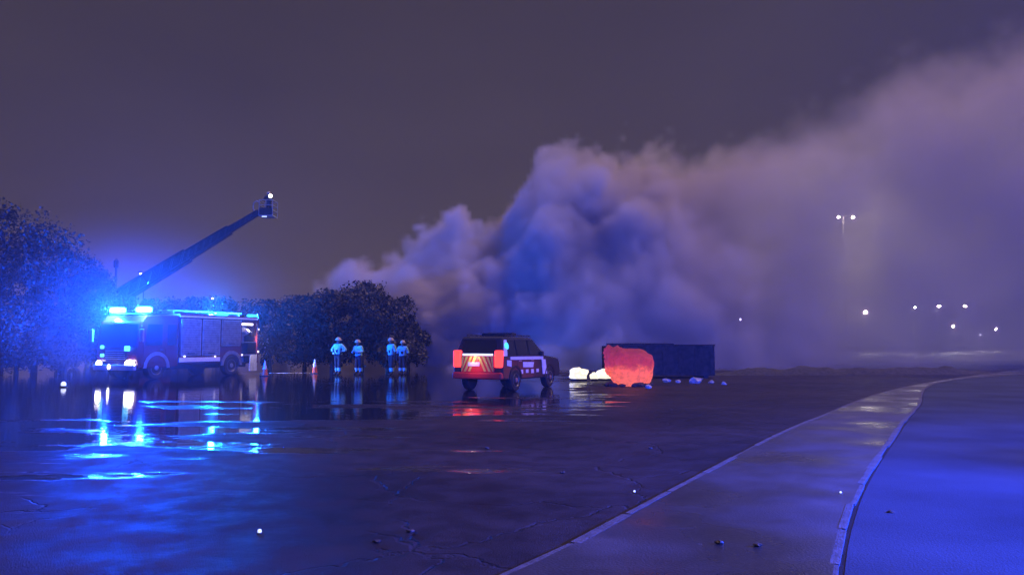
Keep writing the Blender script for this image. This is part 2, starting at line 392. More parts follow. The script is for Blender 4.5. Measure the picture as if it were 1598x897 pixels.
for i, a in enumerate([
    (-60, 292, 46, 190, 'tallest dark tree cut by the left edge of the picture', GL),
    (10, 318, 44, 170, 'tall dark tree at the left edge, second highest of the slope', GL),
    (62, 356, 43, 150, 'dark rounded tree third down the slope of trees at far left', GL),
    (106, 388, 42, 120, 'dark tree left of the engine cab, fourth down the slope of trees', GL),
    (142, 414, 43, 100, 'smaller dark tree just left of the engine beacons', GL),
    (172, 436, 44, 80, 'lowest dark tree of the left slope, right behind the engine cab', GL),
    (30, 470, 40, 150, 'low bushy tree at the foot of the left slope of trees', GL),
    (105, 492, 41, 110, 'low bushy tree beside the engine cab at left', GL),
    (232, 468, 62, 110, 'dark tree behind the engine roof, nearest the boom', GB),
    (300, 466, 64, 120, 'dark tree rising above the middle of the engine roof', GB),
    (362, 470, 62, 110, 'dark tree showing over the engine tail, behind the side beacon', GB),
    (424, 470, 48, 95, 'dark tree directly right of the engine tail', GC),
    (478, 464, 46, 110, 'dark tree behind the far traffic cone', GC),
    (520, 454, 45, 110, 'dark tree behind the leftmost firefighter', GC),
    (566, 444, 46, 120, 'highest dark tree of the clump behind the firefighters', GC),
    (606, 462, 45, 95, 'dark tree at the smoke edge behind the pair of firefighters', GC),
    (638, 500, 47, 70, 'small dark tree at the right end of the clump, fading into smoke', GC)]):
    make_tree(*a, seed=20 + i, mat=M_leaf2 if i % 2 else M_leaf)

# ================================================================== VEHICLES
def wheel(parent, x, y, r, wd, outer):
    """axis along y; outer = +1/-1 side the rim shows on"""
    o = bpy.data.objects.new('wheel', None); COL.objects.link(o); o.parent = parent; o.location = (x, y, r)
    hw = wd / 2
    MB().lathe([(r * .6, -hw), (r * .93, -hw), (r, -hw * .7), (r, hw * .7), (r * .93, hw), (r * .6, hw)], axis='y', n=28).build('tyre', M_rub, o, smooth=False)
    s = outer; MB().lathe([(r * .61, s * (hw - .02)), (r * .58, s * (hw + .006)), (r * .5, s * (hw - .03)), (r * .22, s * (hw - .02)), (r * .2, s * (hw + .03)), (r * .1, s * (hw + .035))], axis='y', n=24).build('rim', M_rim, o)
    return o

# ---- fire engine (local +x forward, +y its left side)
HX, HY = -.395, -.92
eng = thing('fire_engine', 'fire engine with blazing blue roof beacons and white headlights', 'fire engine', (-15.75, 37.99, 0), math.atan2(HY, HX))
box('chassis', M_black, eng, -3.6, 3.5, -.55, .55, .38, .62)
cabp = [(1.55, .55), (2.0, .5), (3.78, .5), (3.82, 1.35), (3.62, 2.5), (3.35, 2.82), (1.55, 2.86)]
MB().prism(cabp, -1.24, 1.24, bev=.05).build('cab', M_red, eng)
MB().prism([(3.845, 1.42), (3.665, 2.42), (3.635, 2.42), (3.8, 1.42)], -1.1, 1.1).build('windscreen', M_glass, eng)
for s in (1, -1):
    y = s * 1.252
    d = MB().box(2.35, 3.5, min(y, y - s * .03), max(y, y - s * .03), .75, 2.55, bev=.012).build('door', M_red, eng)
    MB().poly([(2.5, y, 1.5), (3.42, y, 1.5), (3.3, y, 2.42), (2.5, y, 2.42)], .014 * s, (0, 1, 0)).build('window', M_glass, d)
    MB().box(2.45, 2.62, y - .01, y + .02 * s if s > 0 else y + .01, 1.28, 1.33).build('handle', M_black, d)
    d = MB().box(1.62, 2.28, min(y, y - s * .03), max(y, y - s * .03), .75, 2.55, bev=.012).build('door', M_red, eng)
    MB().poly([(1.7, y, 1.5), (2.2, y, 1.5), (2.2, y, 2.42), (1.7, y, 2.42)], .014 * s, (0, 1, 0)).build('window', M_glass, d)
    mr = MB().path([(3.6, s * 1.24, 2.35), (3.85, s * 1.5, 2.3), (3.85, s * 1.52, 1.7)], .02, 6).build('mirror', M_black, eng)
    MB().box(3.8, 3.9, s * 1.52 - .1, s * 1.52 + .1, 1.65, 2.2, bev=.02).build('mirror_housing', M_white, mr)
    hl = MB().box(3.78, 3.9, s * .92 - .24, s * .92 + .24, .56, .80, bev=.03).build('headlight', M_black, eng)
    big = .19 if s > 0 else .16
    MB().lathe([(big, 0), (big * .95, .02), (big * .5, .045)], n=20).build('lens', E_head, hl)
    ln = [c for c in COL.objects if c.parent == hl][0]; ln.rotation_euler = (0, R(90), 0); ln.location = (3.905, s * .93, .68)
    ln.scale = (1.05, 1.6 if s > 0 else 1.1, 1)
    lamp('headlight_beam', 'SPOT', eng, (4.02, s * .93, .68), 260, (1, .92, .85), .09, (0, R(-84), 0), 95)
MB().box(3.80, 3.98, -1.22, 1.22, .42, .66, bev=.04).build('bumper', M_white, eng)
gr = MB().box(3.80, 3.86, -.62, .62, .86, 1.32, bev=.015).build('grille', M_black, eng)
for k in range(5): MB().box(3.855, 3.885, -.58, .58, .89 + k * .085, .93 + k * .085).build('slat', M_steel, gr)
fl = MB().lathe([(.07, 0), (.07, .02), (.03, .03)], n=14).build('fog_lamp', E_head, eng); fl.rotation_euler = (0, R(90), 0); fl.location = (3.99, -.22, .57); fl.scale = (1.4, .8, 1)
for (yy, zz, sz) in ((-.80, 1.42, .085), (-.78, 1.06, .085), (.72, 1.36, .13)):
    MB().box(3.845, 3.92, yy - sz * 1.1, yy + sz * 1.1, zz - sz * .8, zz + sz * .8, bev=.03).build('grille_strobe', E_blue2, eng)
lb = MB().box(2.92, 3.3, -1.15, 1.15, 2.85, 2.93, bev=.02).build('light_bar', M_black, eng)
for s in (1, -1):
    MB().box(2.93, 3.34, s * .8 - .34, s * .8 + .34, 2.935, 3.2, bev=.09).build('beacon', E_blue, lb)
    lamp('beacon_light', 'POINT', eng, (3.66, 1.34 if s > 0 else -.8, 3.04), 12500, (.004, .062, 1.0), .12)
MB().tube((2.6, -.28, 3.0), (2.72, -.02, 3.28), .035, .05, 8).build('roof_lamp', E_blueside, eng)
# body with lockers; the rear left one stands open and lit
box('body', M_red, eng, -2.55, 1.48, -1.24, 1.20, .62, 2.96, bev=.03)
box('rear_wall', M_red, eng, -3.78, -3.66, -1.24, 1.22, .55, 2.93, bev=.02)
box('locker_back', M_white, eng, -3.66, -2.55, -1.22, .35, .6, 2.9)
box('locker_roof', M_red, eng, -3.66, -2.55, .35, 1.22, 2.62, 2.93, bev=.015)
box('locker_floor', M_steel, eng, -3.66, -2.55, .35, 1.22, .95, 1.03)
box('locker_shelf', M_steel, eng, -3.65, -2.56, .36, 1.16, 1.62, 1.66)
MB().ball((-3.1, .85, 2.18), .34, .26, .2, 2, .25, 4).build('stowed_hose', M_pale, eng)
box('pump_panel', M_black, eng, -3.55, -2.65, .352, .7, 1.05, 1.6, bev=.03)
box('bay_lamp', E_bay, eng, -3.5, -2.7, .98, 1.08, 2.5, 2.6, bev=.02)
lamp('bay_light', 'SPOT', eng, (-3.1, 1.12, 2.46), 900, (1, .86, .76), .1, (R(36), 0, R(28)), 92)
for (x0, x1, z0) in ((.18, 1.40, 1.0), (-1.05, .10, 1.0), (-2.45, -1.13, 1.45)):
    fr = MB().box(x0, x1, 1.205, 1.235, z0, 2.72, bev=.01).build('locker_frame', M_steel, eng)
    for k in range(int((2.66 - z0) / .11)):
        MB().box(x0 + .06, x1 - .06, 1.23, 1.252, z0 + .05 + k * .11, z0 + .145 + k * .11, bev=.008).build('shutter_slat', M_shut, fr)
    MB().box((x0 + x1) / 2 - .2, (x0 + x1) / 2 + .2, 1.25, 1.275, z0 + .1, z0 + .14).build('bar_handle', M_black, fr)
MB().box(-3.66, 1.48, 1.2, 1.245, 2.78, 2.86, bev=.01).build('body_stripe', M_refl, eng)
MB().box(-1.05, 1.48, 1.2, 1.248, .72, .92, bev=.01).build('lower_stripe', M_refl, eng)
sd_ = MB().box(-.9, -.15, 1.0, 1.262, 2.90, 3.02, bev=.04).build('side_beacon', E_blueside, eng)
sd_.location = (-.6, 0, .02)
lamp('side_beacon_light', 'POINT', eng, (-1.1, .75, 3.42), 4500, (.006, .18, 1.0), .1)
MB().box(-3.75, -3.35, .75, 1.18, 2.94, 3.07, bev=.04).build('rear_beacon', E_blueside, eng)
lamp('rear_beacon_light', 'POINT', eng, (-3.86, 1.1, 3.12), 2200, (.006, .12, 1.0), .1)
for (x, z) in ((1.2, .98), (-.7, .95), (-2.52, 1.0), (-3.7, 1.15), (-3.7, 2.3)):
    MB().ball((x, 1.27, z), .05, .035, .05, 2).build('marker_lamp', E_mark, eng)
MB().poly([(-3.6, 1.23, 1.0), (-3.15, 1.23, 1.0), (-2.75, 1.5, .2), (-3.3, 1.5, .2)], .04, (0, 1, 0)).build('drop_step', M_shut, eng)
ar = [(-2.5 + .02, .6)]
for s in (1, -1):
    for wx in (2.75, -1.85):
        wheel(eng, wx, s * 1.06, .5, .32, s)
        aw = MB()
        for k in range(9):
            a0, a1 = R(k * 20), R(k * 20 + 20)
            aw.poly([(wx + .56 * math.cos(a0), s * 1.2, .5 + .56 * math.sin(a0)), (wx + .72 * math.cos(a0), s * 1.2, .5 + .72 * math.sin(a0)),
                     (wx + .72 * math.cos(a1), s * 1.2, .5 + .72 * math.sin(a1)), (wx + .56 * math.cos(a1), s * 1.2, .5 + .56 * math.sin(a1))], .055 * s, (0, 1, 0))
        aw.build('wheel_arch', M_shut, eng)
ld = MB()
for yy in (-.3, .2): ld.tube((-3.6, yy, 3.12), (1.3, yy, 3.12), .035, .035, 6)
for k in range(15): ld.tube((-3.5 + k * .33, -.3, 3.12), (-3.5 + k * .33, .2, 3.12), .02, .02, 6)
for xx in (-3.3, 1.0): ld.box(xx - .04, xx + .04, -.4, .3, 2.95, 3.09)
ld.build('roof_ladder', M_steel, eng)

# ---- aerial platform truck behind the engine
bp0 = at(168, 474, 52); tip = at(404, 331, 54)
aer = thing('aerial_platform_truck', 'aerial platform truck behind the fire engine with long raised boom', 'aerial truck', (bp0.x, 52, 0), R(-25))
inv = aer.matrix_basis.inverted() if False else (Matrix.Translation(aer.location) @ Matrix.Rotation(R(-25), 4, 'Z')).inverted()
box('chassis', M_black, aer, -4, 4.4, -.5, .5, .5, .8)
MB().prism([(2.3, .6), (4.6, .6), (4.65, 1.4), (4.45, 2.6), (2.3, 2.7)], -1.2, 1.2, bev=.05).build('cab', M_red, aer)
MB().poly([(4.68, -1.05, 1.5), (4.68, 1.05, 1.5), (4.5, 1.05, 2.45), (4.5, -1.05, 2.45)], .02, (1, 0, 0)).build('windscreen', M_glass, aer)
box('deck', M_red, aer, -4.2, 2.2, -1.22, 1.22, .85, 1.6, bev=.04)
for s in (1, -1):
    for wx in (3.3, -1.6, -2.9): wheel(aer, wx, s * 1.05, .5, .32, s)
MB().lathe([(.95, 1.6), (.95, 1.95), (.7, 2.0), (.6, bp0.z - .5), (.75, bp0.z - .4), (.75, bp0.z - .2)], n=24).build('turntable', M_steel, aer)
def in_aer(p): return inv @ Vector(p)
B0 = in_aer(bp0); T0 = in_aer(tip); bd = (T0 - B0)
def boom_sec(t0, t1, w0, w1, name):
    a, b = B0 + bd * t0, B0 + bd * t1; d = (b - a).normalized(); sv = d.cross(Vector((0, 0, 1))).normalized(); uv = sv.cross(d)
    mb = MB()
    cor = lambda p, w, sx, sz: p + sv * sx * w * .42 + uv * sz * w * .5
    for sx in (-1, 1):
        for sz in (-1, 1): mb.tube(cor(a, w0, sx, sz), cor(b, w1, sx, sz), w0 * .13, w1 * .13, 6)
    # plated sides with diagonal stiffeners
    nseg = max(3, int((b - a).length / (w0 * .95)))
    for k in range(nseg):
        p, q = a.lerp(b, k / nseg), a.lerp(b, (k + 1) / nseg); wp, wq = w0 + (w1 - w0) * k / nseg, w0 + (w1 - w0) * (k + 1) / nseg
        for sx in (-1, 1):
            mb.tube(cor(p, wp, sx, -1), cor(q, wq, sx, 1), wp * .08, wp * .08, 5); mb.tube(cor(p, wp, sx, 1), cor(p, wp, sx, -1), wp * .07, wp * .07, 5)
        mb.tube(cor(p, wp, -1, 1), cor(q, wq, 1, 1), wp * .07, wp * .07, 5); mb.tube(cor(p, wp, -1, -1), cor(q, wq, 1, -1), wp * .07, wp * .07, 5)
    o = mb.build(name, M_steel if name == 'x' else M_dark, aer)
    c = [cor(a, w0 * .8, sx, sz) for sx, sz in ((-1, -1), (1, -1), (1, 1), (-1, 1))] + [cor(b, w1 * .8, sx, sz) for sx, sz in ((-1, -1), (1, -1), (1, 1), (-1, 1))]
    m2 = MB(); v = [m2.bm.verts.new(x) for x in c]
    for f in ((0, 1, 2, 3), (4, 5, 6, 7), (0, 1, 5, 4), (1, 2, 6, 5), (2, 3, 7, 6), (3, 0, 4, 7)): m2.bm.faces.new([v[i] for i in f])
    bmesh.ops.recalc_face_normals(m2.bm, faces=list(m2.bm.faces)); m2.build('boom_core', M_dark, o)
boom_sec(-.04, .52, .8, .74, 'boom_section'); boom_sec(.50, .80, .6, .52, 'boom_section'); boom_sec(.78, 1.0, .38, .32, 'boom_section')
CG = tip + Vector((.62, .1, -.28))             # cage floor centre
cgp = in_aer(CG); cg = bpy.data.objects.new('cage', None); COL.objects.link(cg); cg.parent = aer; cg.location = cgp; cg.rotation_euler = (0, 0, R(25))
box('cage_floor', M_steel, cg, -.48, .48, -.6, .6, -.06, 0)
rl = MB()
for z in (.35, .7, 1.05): rl.path([(-.46, -.58, z), (.46, -.58, z), (.46, .58, z), (-.46, .58, z), (-.46, -.58, z)], .025, 6)
for x in (-.46, 0, .46):
    for y in (-.58, .58): rl.tube((x, y, 0), (x, y, 1.05), .025, .025, 6)
rl.build('guard_rail', M_steel, cg)
MB().box(-.44, .44, -.612, -.59, .02, .5, bev=.005).build('front_panel', M_dark, cg)
MB().path([(-.5, -.2, .9), (-.75, -.2, 1.05), (-.95, -.2, .9), (-1.0, -.2, .55), (-.85, -.2, .2)], .045, 6).build('water_pipe', M_steel, cg)
lp = MB().tube((.35, -.62, 1.3), (.35, -.74, 1.28), .08, .11, 10).build('work_lamp', M_black, cg)
MB().ball((.35, -.745, 1.28), .13, .04, .12, 2).build('lens', E_lamp2, lp)
MB().tube((.35, -.6, 1.05), (.35, -.62, 1.3), .02, .02, 6).build('lamp_stalk', M_steel, cg)
lp = MB().box(-.25, .15, -.68, -.6, -.18, -.07, bev=.01).build('under_lamp', M_black, cg)
MB().box(-.22, .12, -.7, -.682, -.16, -.09).build('lens', E_coolglow, lp)

# ---- patrol SUV
def make_suv(name, label, lights):
    t = thing(name, label, 'car')
    # local +x forward, origin at rear centre on the ground, 4.7 m long
    lower = [(.02, .62), (.10, .42), (.5, .38), (4.2, .36), (4.62, .42), (4.7, .7), (4.62, .98), (4.45, 1.06), (3.45, 1.16), (.06, 1.16)]
    MB().prism(lower, -.93, .93, bev=.05).build('body', M_dark, t, smooth=False)
    upper = [(.07, 1.13), (3.5, 1.13), (3.35, 1.2), (2.62, 1.74), (2.3, 1.80), (.55, 1.82), (.28, 1.76)]
    MB().prism(upper, -.90, .90, bev=.045, top=(1.13, 1.8, .14)).build('roof', M_dark, t)
    MB().poly([(.10, -.66, 1.2), (.10, .66, 1.2), (.245, .60, 1.7), (.245, -.60, 1.7)], -.02, (1, 0, 0)).build('rear_window', M_glass, t)
    MB().poly([(3.28, -.76, 1.22), (3.28, .76, 1.22), (2.68, .68, 1.70), (2.68, -.68, 1.70)], .03, (.66, 0, .75)).build('windscreen', M_glass, t)
    for s in (1, -1):
        yb = s * .905; yt = s * .79
        def sw(x0, x1, x2, x3, nm):
            MB().poly([(x0, yb, 1.19), (x1, yb, 1.19), (x2, yt, 1.70), (x3, yt, 1.70)], .014 * s, (0, 1, .22 * s)).build(nm, M_glass, t)
        sw(.36, 1.05, 1.05, .55, 'side_window'); sw(1.13, 2.0, 2.0, 1.13, 'side_window'); sw(2.08, 3.1, 2.52, 2.08, 'side_window')
        for x0, x1 in ((1.1, 2.02), (2.06, 3.2)):
            d = MB().box(x0, x1, s * .93 - .006, s * .93 + .006, .5, 1.12, bev=.005).build('door', M_dark, t)
            MB().box(x0 + .1, x0 + .28, s * .94 - .012, s * .94 + .02 if s > 0 else s * .94 + .012, .98, 1.02).build('handle', M_steel, d)
        # pale livery: belt stripe, sloping rear flash, slanted front band, door patch
        y = s * .938
        MB().poly([(.55, y, 1.05), (3.15, y, 1.02), (3.15, y, 1.13), (.55, y, 1.15)], .012 * s, (0, 1, 0)).build('belt_stripe', M_refl, t)
        MB().poly([(3.0, y, 1.02), (3.32, y, 1.02), (3.46, y, .5), (3.1, y, .5)], .016 * s, (0, 1, 0)).build('front_band', M_refl, t)
        MB().poly([(.12, s * .915, 1.17), (.36, s * .915, 1.17), (.52, s * .80, 1.70), (.32, s * .80, 1.70)], .014 * s, (0, 1, .22 * s)).build('rear_flash', M_refl, t)
        MB().poly([(1.5, y, .78), (2.3, y, .76), (2.36, y, .94), (1.5, y, .96)], .010 * s, (0, 1, 0)).build('door_patch', M_refl, t)
        MB().poly([(.3, y, .86), (.62, y, .82), (.62, y, 1.02), (.3, y, 1.04)], .010 * s, (0, 1, 0)).build('rear_patch', M_refl, t)
        for k in range(4):
            MB().poly([(1.3 + k * .42, y, .56 + .02 * (k % 2)), (1.5 + k * .42, y, .56 + .02 * (k % 2)), (1.5 + k * .42, y, .7), (1.3 + k * .42, y, .7)], .010 * s, (0, 1, 0)).build('check_panel', M_refl, t)
        for wx in (.95, 3.72):
            wheel(t, wx, s * .83, .37, .24, s)
            aw = MB()
            for k in range(9):
                a0, a1 = R(k * 20), R(k * 20 + 20)
                aw.poly([(wx + .39 * math.cos(a0), s * .925, .39 + .39 * math.sin(a0)), (wx + .47 * math.cos(a0), s * .925, .39 + .47 * math.sin(a0)),
                         (wx + .47 * math.cos(a1), s * .925, .39 + .47 * math.sin(a1)), (wx + .39 * math.cos(a1), s * .925, .39 + .39 * math.sin(a1))], .03 * s, (0, 1, 0))
            aw.build('wheel_arch', M_black, t)
        mr = MB().box(2.95, 3.12, s * .95 - .05, s * .95 + .16 if s > 0 else s * .95 + .05, 1.16, 1.32, bev=.03)
        if s < 0: pass
        mr.build('wing_mirror', M_dark, t)
        tl = MB().box(-.03, .14, s * .78 - .14, s * .78 + .14, .80, 1.36, bev=.04).build('tail_light', E_tail if lights else M_redv, t)
        MB().box(4.6, 4.72, s * .68 - .2, s * .68 + .2, .72, .9, bev=.03).build('headlight', M_glass if lights else M_refl, t)
        MB().tube((.55, s * .72, 1.86), (2.5, s * .72, 1.85), .02, .02, 6).build('roof_rail', M_black, t)
    MB().box(-.08, .2, -.92, .92, .42, .64, bev=.05).build('rear_bumper', M_redv, t)
    MB().box(4.55, 4.78, -.9, .9, .4, .64, bev=.05).build('front_bumper', M_black, t)
    tg = MB().box(-.012, .1, -.62, .62, .64, 1.18, bev=.02).build('tailgate', M_redv, t)
    for s in (1, -1):                      # chevrons
        for k in range(4):
            y0 = s * (.02 + k * .16)
            pts = [(-.02, y0, 1.17), (-.02, y0 + s * .085, 1.17)]
            yA, yB = y0 - s * .0, y0 + s * .085
            dz = .5; sh = s * .24
            q = [(-.02, yA, 1.16), (-.02, yB, 1.16), (-.02, min(.6, max(-.6, yB + sh)), .67), (-.02, min(.6, max(-.6, yA + sh)), .67)]
            if abs(q[2][1] - q[3][1]) < .01: q = q[:3]
            MB().poly(q, .006, (1, 0, 0)).build('chevron_stripe', M_yel, tg)
    MB().box(-.035, -.022, -.1, .34, .84, .97, bev=.004).build('number_plate', M_refl, tg)
    MB().box(-.02, .06, -.56, .56, 1.185, 1.25, bev=.015).build('window_glow', E_coolglow if lights else M_glass, t)  # added glowing strip that brightens the rear window's lower edge
    lb = MB().box(1.35, 1.7, -.6, .6, 1.83, 1.95, bev=.03).build('light_bar', M_black if lights else E_blue, t)
    MB().tube((.5, .1, 1.8), (.42, .1, 2.15), .008, .004, 5).build('aerial', M_black, t)
    return t
suv = make_suv('emergency_car', 'dark patrol car with glowing red tail lights and yellow chevron tailgate', True)
suv.location = (-1.14, 26.0, 0); suv.rotation_euler = (0, 0, math.atan2(.89, .45))
lamp('tailgate_fill', 'POINT', suv, (-.2, .1, 1.1), 3.5, (1, .95, .8), .04)  # added lamp that brightens the tailgate chevrons
lamp('tail_glow', 'POINT', suv, (-.35, .0, .85), 6, (1, .06, .04), .3)
bw = MB().ball((.42, -.86, 1.47), .16, .02, .15, 2).build('quarter_glint', E_blueside, suv)  # blue reflection on the quarter window, put in as a glowing disc
# the second response car stands just outside the frame on the right; its blue bar lights the road
rc = make_suv('emergency_car', 'patrol car on the road at right with its blue roof bar lit', False)
rc.location = (8.7, 5.6, 0); rc.rotation_euler = (0, 0, R(75))
lamp('bar_light', 'POINT', rc, (1.5, 0, 2.25), 32000, (.004, .055, 1.0), .25)

# ================================================================== PEOPLE
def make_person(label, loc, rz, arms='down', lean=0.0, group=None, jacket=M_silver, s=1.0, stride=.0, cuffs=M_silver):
    t = thing('person', label, 'person', loc, rz, group)
    V, Rr, Ed = [], [], []
    def v(co, r, par=None):
        V.append(co); Rr.append(r if isinstance(r, tuple) else (r, r)); i = len(V) - 1
        if par is not None: Ed.append((par, i))
        return i
    ln = lambda z: -lean * max(0, z - .95)
    pel = v((0, 0, .98), (.165, .135)); wai = v((0, ln(1.12), 1.12), (.165, .135), pel); che = v((0, ln(1.34), 1.34), (.185, .145), wai)
    nb = v((0, ln(1.49), 1.49), (.085, .08), che); nk = v((0, ln(1.55) - .01, 1.55), (.06, .06), nb)
    hd = v((0, ln(1.65) - .02, 1.65), (.082, .098), nk); v((0, ln(1.75) - .01, 1.75), (.06, .075), hd)
    for sx in (1, -1):
        sh = v((sx * .2, ln(1.43), 1.43), (.085, .085), che)
        if arms == 'down': el, wr, hn = (sx * .29, ln(1.15) + .03, 1.16), (sx * .3, -.06, .92), (sx * .3, -.08, .84)
        elif arms == 'hips': el, wr, hn = (sx * .40, .05 + ln(1.18), 1.2), (sx * .24, -.14, 1.06), (sx * .17, -.17, 1.03)
        else: el, wr, hn = (sx * .3, -.05 + ln(1.17), 1.17), (sx * .2, -.28, 1.16), (sx * .13, -.34, 1.18)
        e = v(el, (.066, .066), sh); w_ = v(wr, (.048, .048), e); h = v(hn, (.038, .03), w_)
        hd_ = (Vector(hn) - Vector(wr)).normalized(); sd2 = hd_.cross(Vector((0, 1, .3))).normalized()
        for k, (o_, l_) in enumerate(((-.028, .062), (-.01, .072), (.01, .07), (.028, .056))):
            b_ = Vector(hn) + hd_ * .03 + sd2 * o_; f1 = v(tuple(b_), .011, h); m1 = v(tuple(b_ + hd_ * l_ * .6 + Vector((0, -.006, 0))), .0095, f1); v(tuple(b_ + hd_ * l_ + Vector((0, -.02, 0))), .008, m1)
        th = Vector(hn) - sd2 * .04 * sx; f1 = v(tuple(th), .013, h); v(tuple(th + hd_ * .04 - sd2 * .02 * sx), .01, f1)
        hp = v((sx * .1, 0, .9), (.125, .13), pel); kn = v((sx * .125, -.03 - stride * sx, .5), (.095, .1), hp)
        an = v((sx * .135, .02 - stride * 1.6 * sx, .12), (.075, .08), kn); ft = v((sx * .15, -.1 - stride * 1.6 * sx, .055), (.055, .055), an); v((sx * .155, -.2 - stride * 1.6 * sx, .045), (.048, .042), ft)
    me = bpy.data.meshes.new('body'); me.from_pydata(V, Ed, []); o = bpy.data.objects.new('body', me); COL.objects.link(o)
    md = o.modifiers.new('skin', 'SKIN'); md.use_smooth_shade = True
    for i, sv in enumerate(me.skin_vertices[0].data): sv.radius = Rr[i]; sv.use_root = (i == 0)
    ss = o.modifiers.new('sub', 'SUBSURF'); ss.levels = 2; ss.render_levels = 2
    dg = bpy.context.evaluated_depsgraph_get(); dg.update(); nm = bpy.data.meshes.new_from_object(o.evaluated_get(dg))
    bpy.data.objects.remove(o); nm.name = 'body'
    mn = min(q.co.z for q in nm.vertices)
    for q in nm.vertices: q.co.z -= mn * (1 - min(1, q.co.z / .6)) if q.co.z < .6 else 0
    nm.materials.clear()
    for m in (M_navy, M_skin, M_boot): nm.materials.append(m)
    for p in nm.polygons:
        c = p.center; p.material_index = 1 if c.z > 1.56 else (2 if c.z < .17 else 0); p.use_smooth = True
    body = bpy.data.objects.new('body', nm); COL.objects.link(body); body.parent = t
    def shell(name, test, offd, mat):
        bm = bmesh.new(); bm.from_mesh(nm); bm.normal_update()
        bmesh.ops.delete(bm, geom=[f for f in bm.faces if not test(f.calc_center_median())], context='FACES')
        nr = {q: q.normal.copy() for q in bm.verts}
        for q in bm.verts: q.co += nr[q] * offd
        m2 = bpy.data.meshes.new(name); bm.to_mesh(m2); bm.free(); m2.materials.clear(); m2.materials.append(mat)
        for p in m2.polygons: p.use_smooth = True; p.material_index = 0
        so_ = bpy.data.objects.new(name, m2); COL.objects.link(so_); so_.parent = t; return so_
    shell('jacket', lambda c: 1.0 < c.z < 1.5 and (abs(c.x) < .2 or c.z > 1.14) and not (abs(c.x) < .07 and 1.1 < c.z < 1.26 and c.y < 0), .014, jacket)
    shell('reflective_cuff', lambda c: .19 < c.z < .36, .012, cuffs)
    # helmet: dome, brim, visor; face details
    hz = 1.70; hy = ln(1.7) - .015
    hm = MB().lathe([(.155, -.01), (.15, .0), (.135, .05), (.105, .1), (.055, .13), (.012, .14)], (0, hy, hz), n=18).build('helmet', M_helm, t, smooth=True)
    MB().lathe([(.13, -.012), (.185, -.02), (.19, -.012), (.13, .004)], (0, hy + .015, hz), n=18).build('brim', M_helm, hm)
    fc = MB(); fc.tube((0, hy - .085, 1.655), (0, hy - .122, 1.625), .014, .02, 6); fc.build('nose', M_skin, t)
    for sx in (1, -1):
        MB().ball((sx * .034, hy - .088, 1.662), .012, .008, .008, 1).build('eye', M_refl, t)
        MB().ball((sx * .088, hy + .01, 1.645), .012, .02, .03, 1).build('ear', M_skin, t)
    MB().box(-.025, .025, hy - .098, hy - .085, 1.585, 1.593).build('mouth', M_redv, t)
    if s != 1: t.scale = (s, s, s)
    return t
G = None
def gx(px, Y): return (px - 799) / F * Y
make_person('leftmost firefighter in bright reflective jacket, arms bent, facing the yard', (gx(529, 40), 40, 0), R(-24), 'hips', stride=.05, s=1.03)
make_person('middle firefighter in bright reflective jacket standing alone with hands in front', (gx(561, 40.2), 40.2, 0), R(-30), 'front', lean=.12, s=.97)
make_person('firefighter with cream helmet, left of the overlapping pair', (gx(612, 39.6), 39.6, 0), R(-44), 'down', stride=.05, lean=.06, s=1.02)
make_person('rightmost firefighter, partly behind the other of the overlapping pair', (gx(629, 40.6), 40.6, 0), R(-8), 'down', stride=.07, s=.95)
p_ = make_person('helmeted firefighter riding in the raised boom cage', (CG.x, CG.y, CG.z + .0), R(10), 'front', jacket=M_navy, s=.95)

# ================================================================== SMALL THINGS
def cone(px, py, label, tall=.75):
    g = gnd(px, py); t = thing('traffic_cone', label, 'traffic cone', g, 0, 'traffic cones by the engine tail')
    MB().box(-.2, .2, -.2, .2, 0, .04, bev=.015).build('base', M_black, t)
    MB().lathe([(.15, .04), (.115, .24)], n=20).build('lower_cone', M_orange, t)
    MB().lathe([(.117, .24), (.075, .46)], n=20).build('reflective_sleeve', M_refl, t) if False else MB().lathe([(.113, .24), (.06, .52)], n=20).build('upper_cone', M_orange, t)
    MB().lathe([(.098, .34), (.072, .5)], n=20).build('reflective_sleeve', M_refl, t)
    MB().lathe([(.06, .52), (.03, .72), (.02, .73)], n=20).build('tip', M_refl, t)
    return t
cone(413, 586.5, 'near bright orange traffic cone just behind the engine tail')
cone(491, 582.5, 'far orange traffic cone between the engine tail and the firefighters')

def flood(px, py, wpx, hpx, label, seed):
    g = gnd(px, py); W_ = wpx / F * g.y; H_ = hpx / F * g.y
    t = thing('floodlight', label, 'floodlight', g, 0, None)
    MB().box(-W_ * .42, W_ * .42, -.22, .22, .0, .09, bev=.02).build('base', M_black, t)
    MB().ball((0, 0, H_ * .55), W_ * .5, W_ * .4, H_ * .52, 3, .42, seed * 5, 1.9).build('diffuser', E_flood, t)
    return t
flood(903, 594, 29, 19, 'larger glowing cream floodlight right of the patrol car front', 1)
flood(927, 594, 12, 12, 'smallest glowing cream floodlight, between two larger ones', 2)
flood(943, 593.5, 26, 16, 'glowing cream floodlight touching the left of the red blaze', 3)
fg = gnd(920, 596)

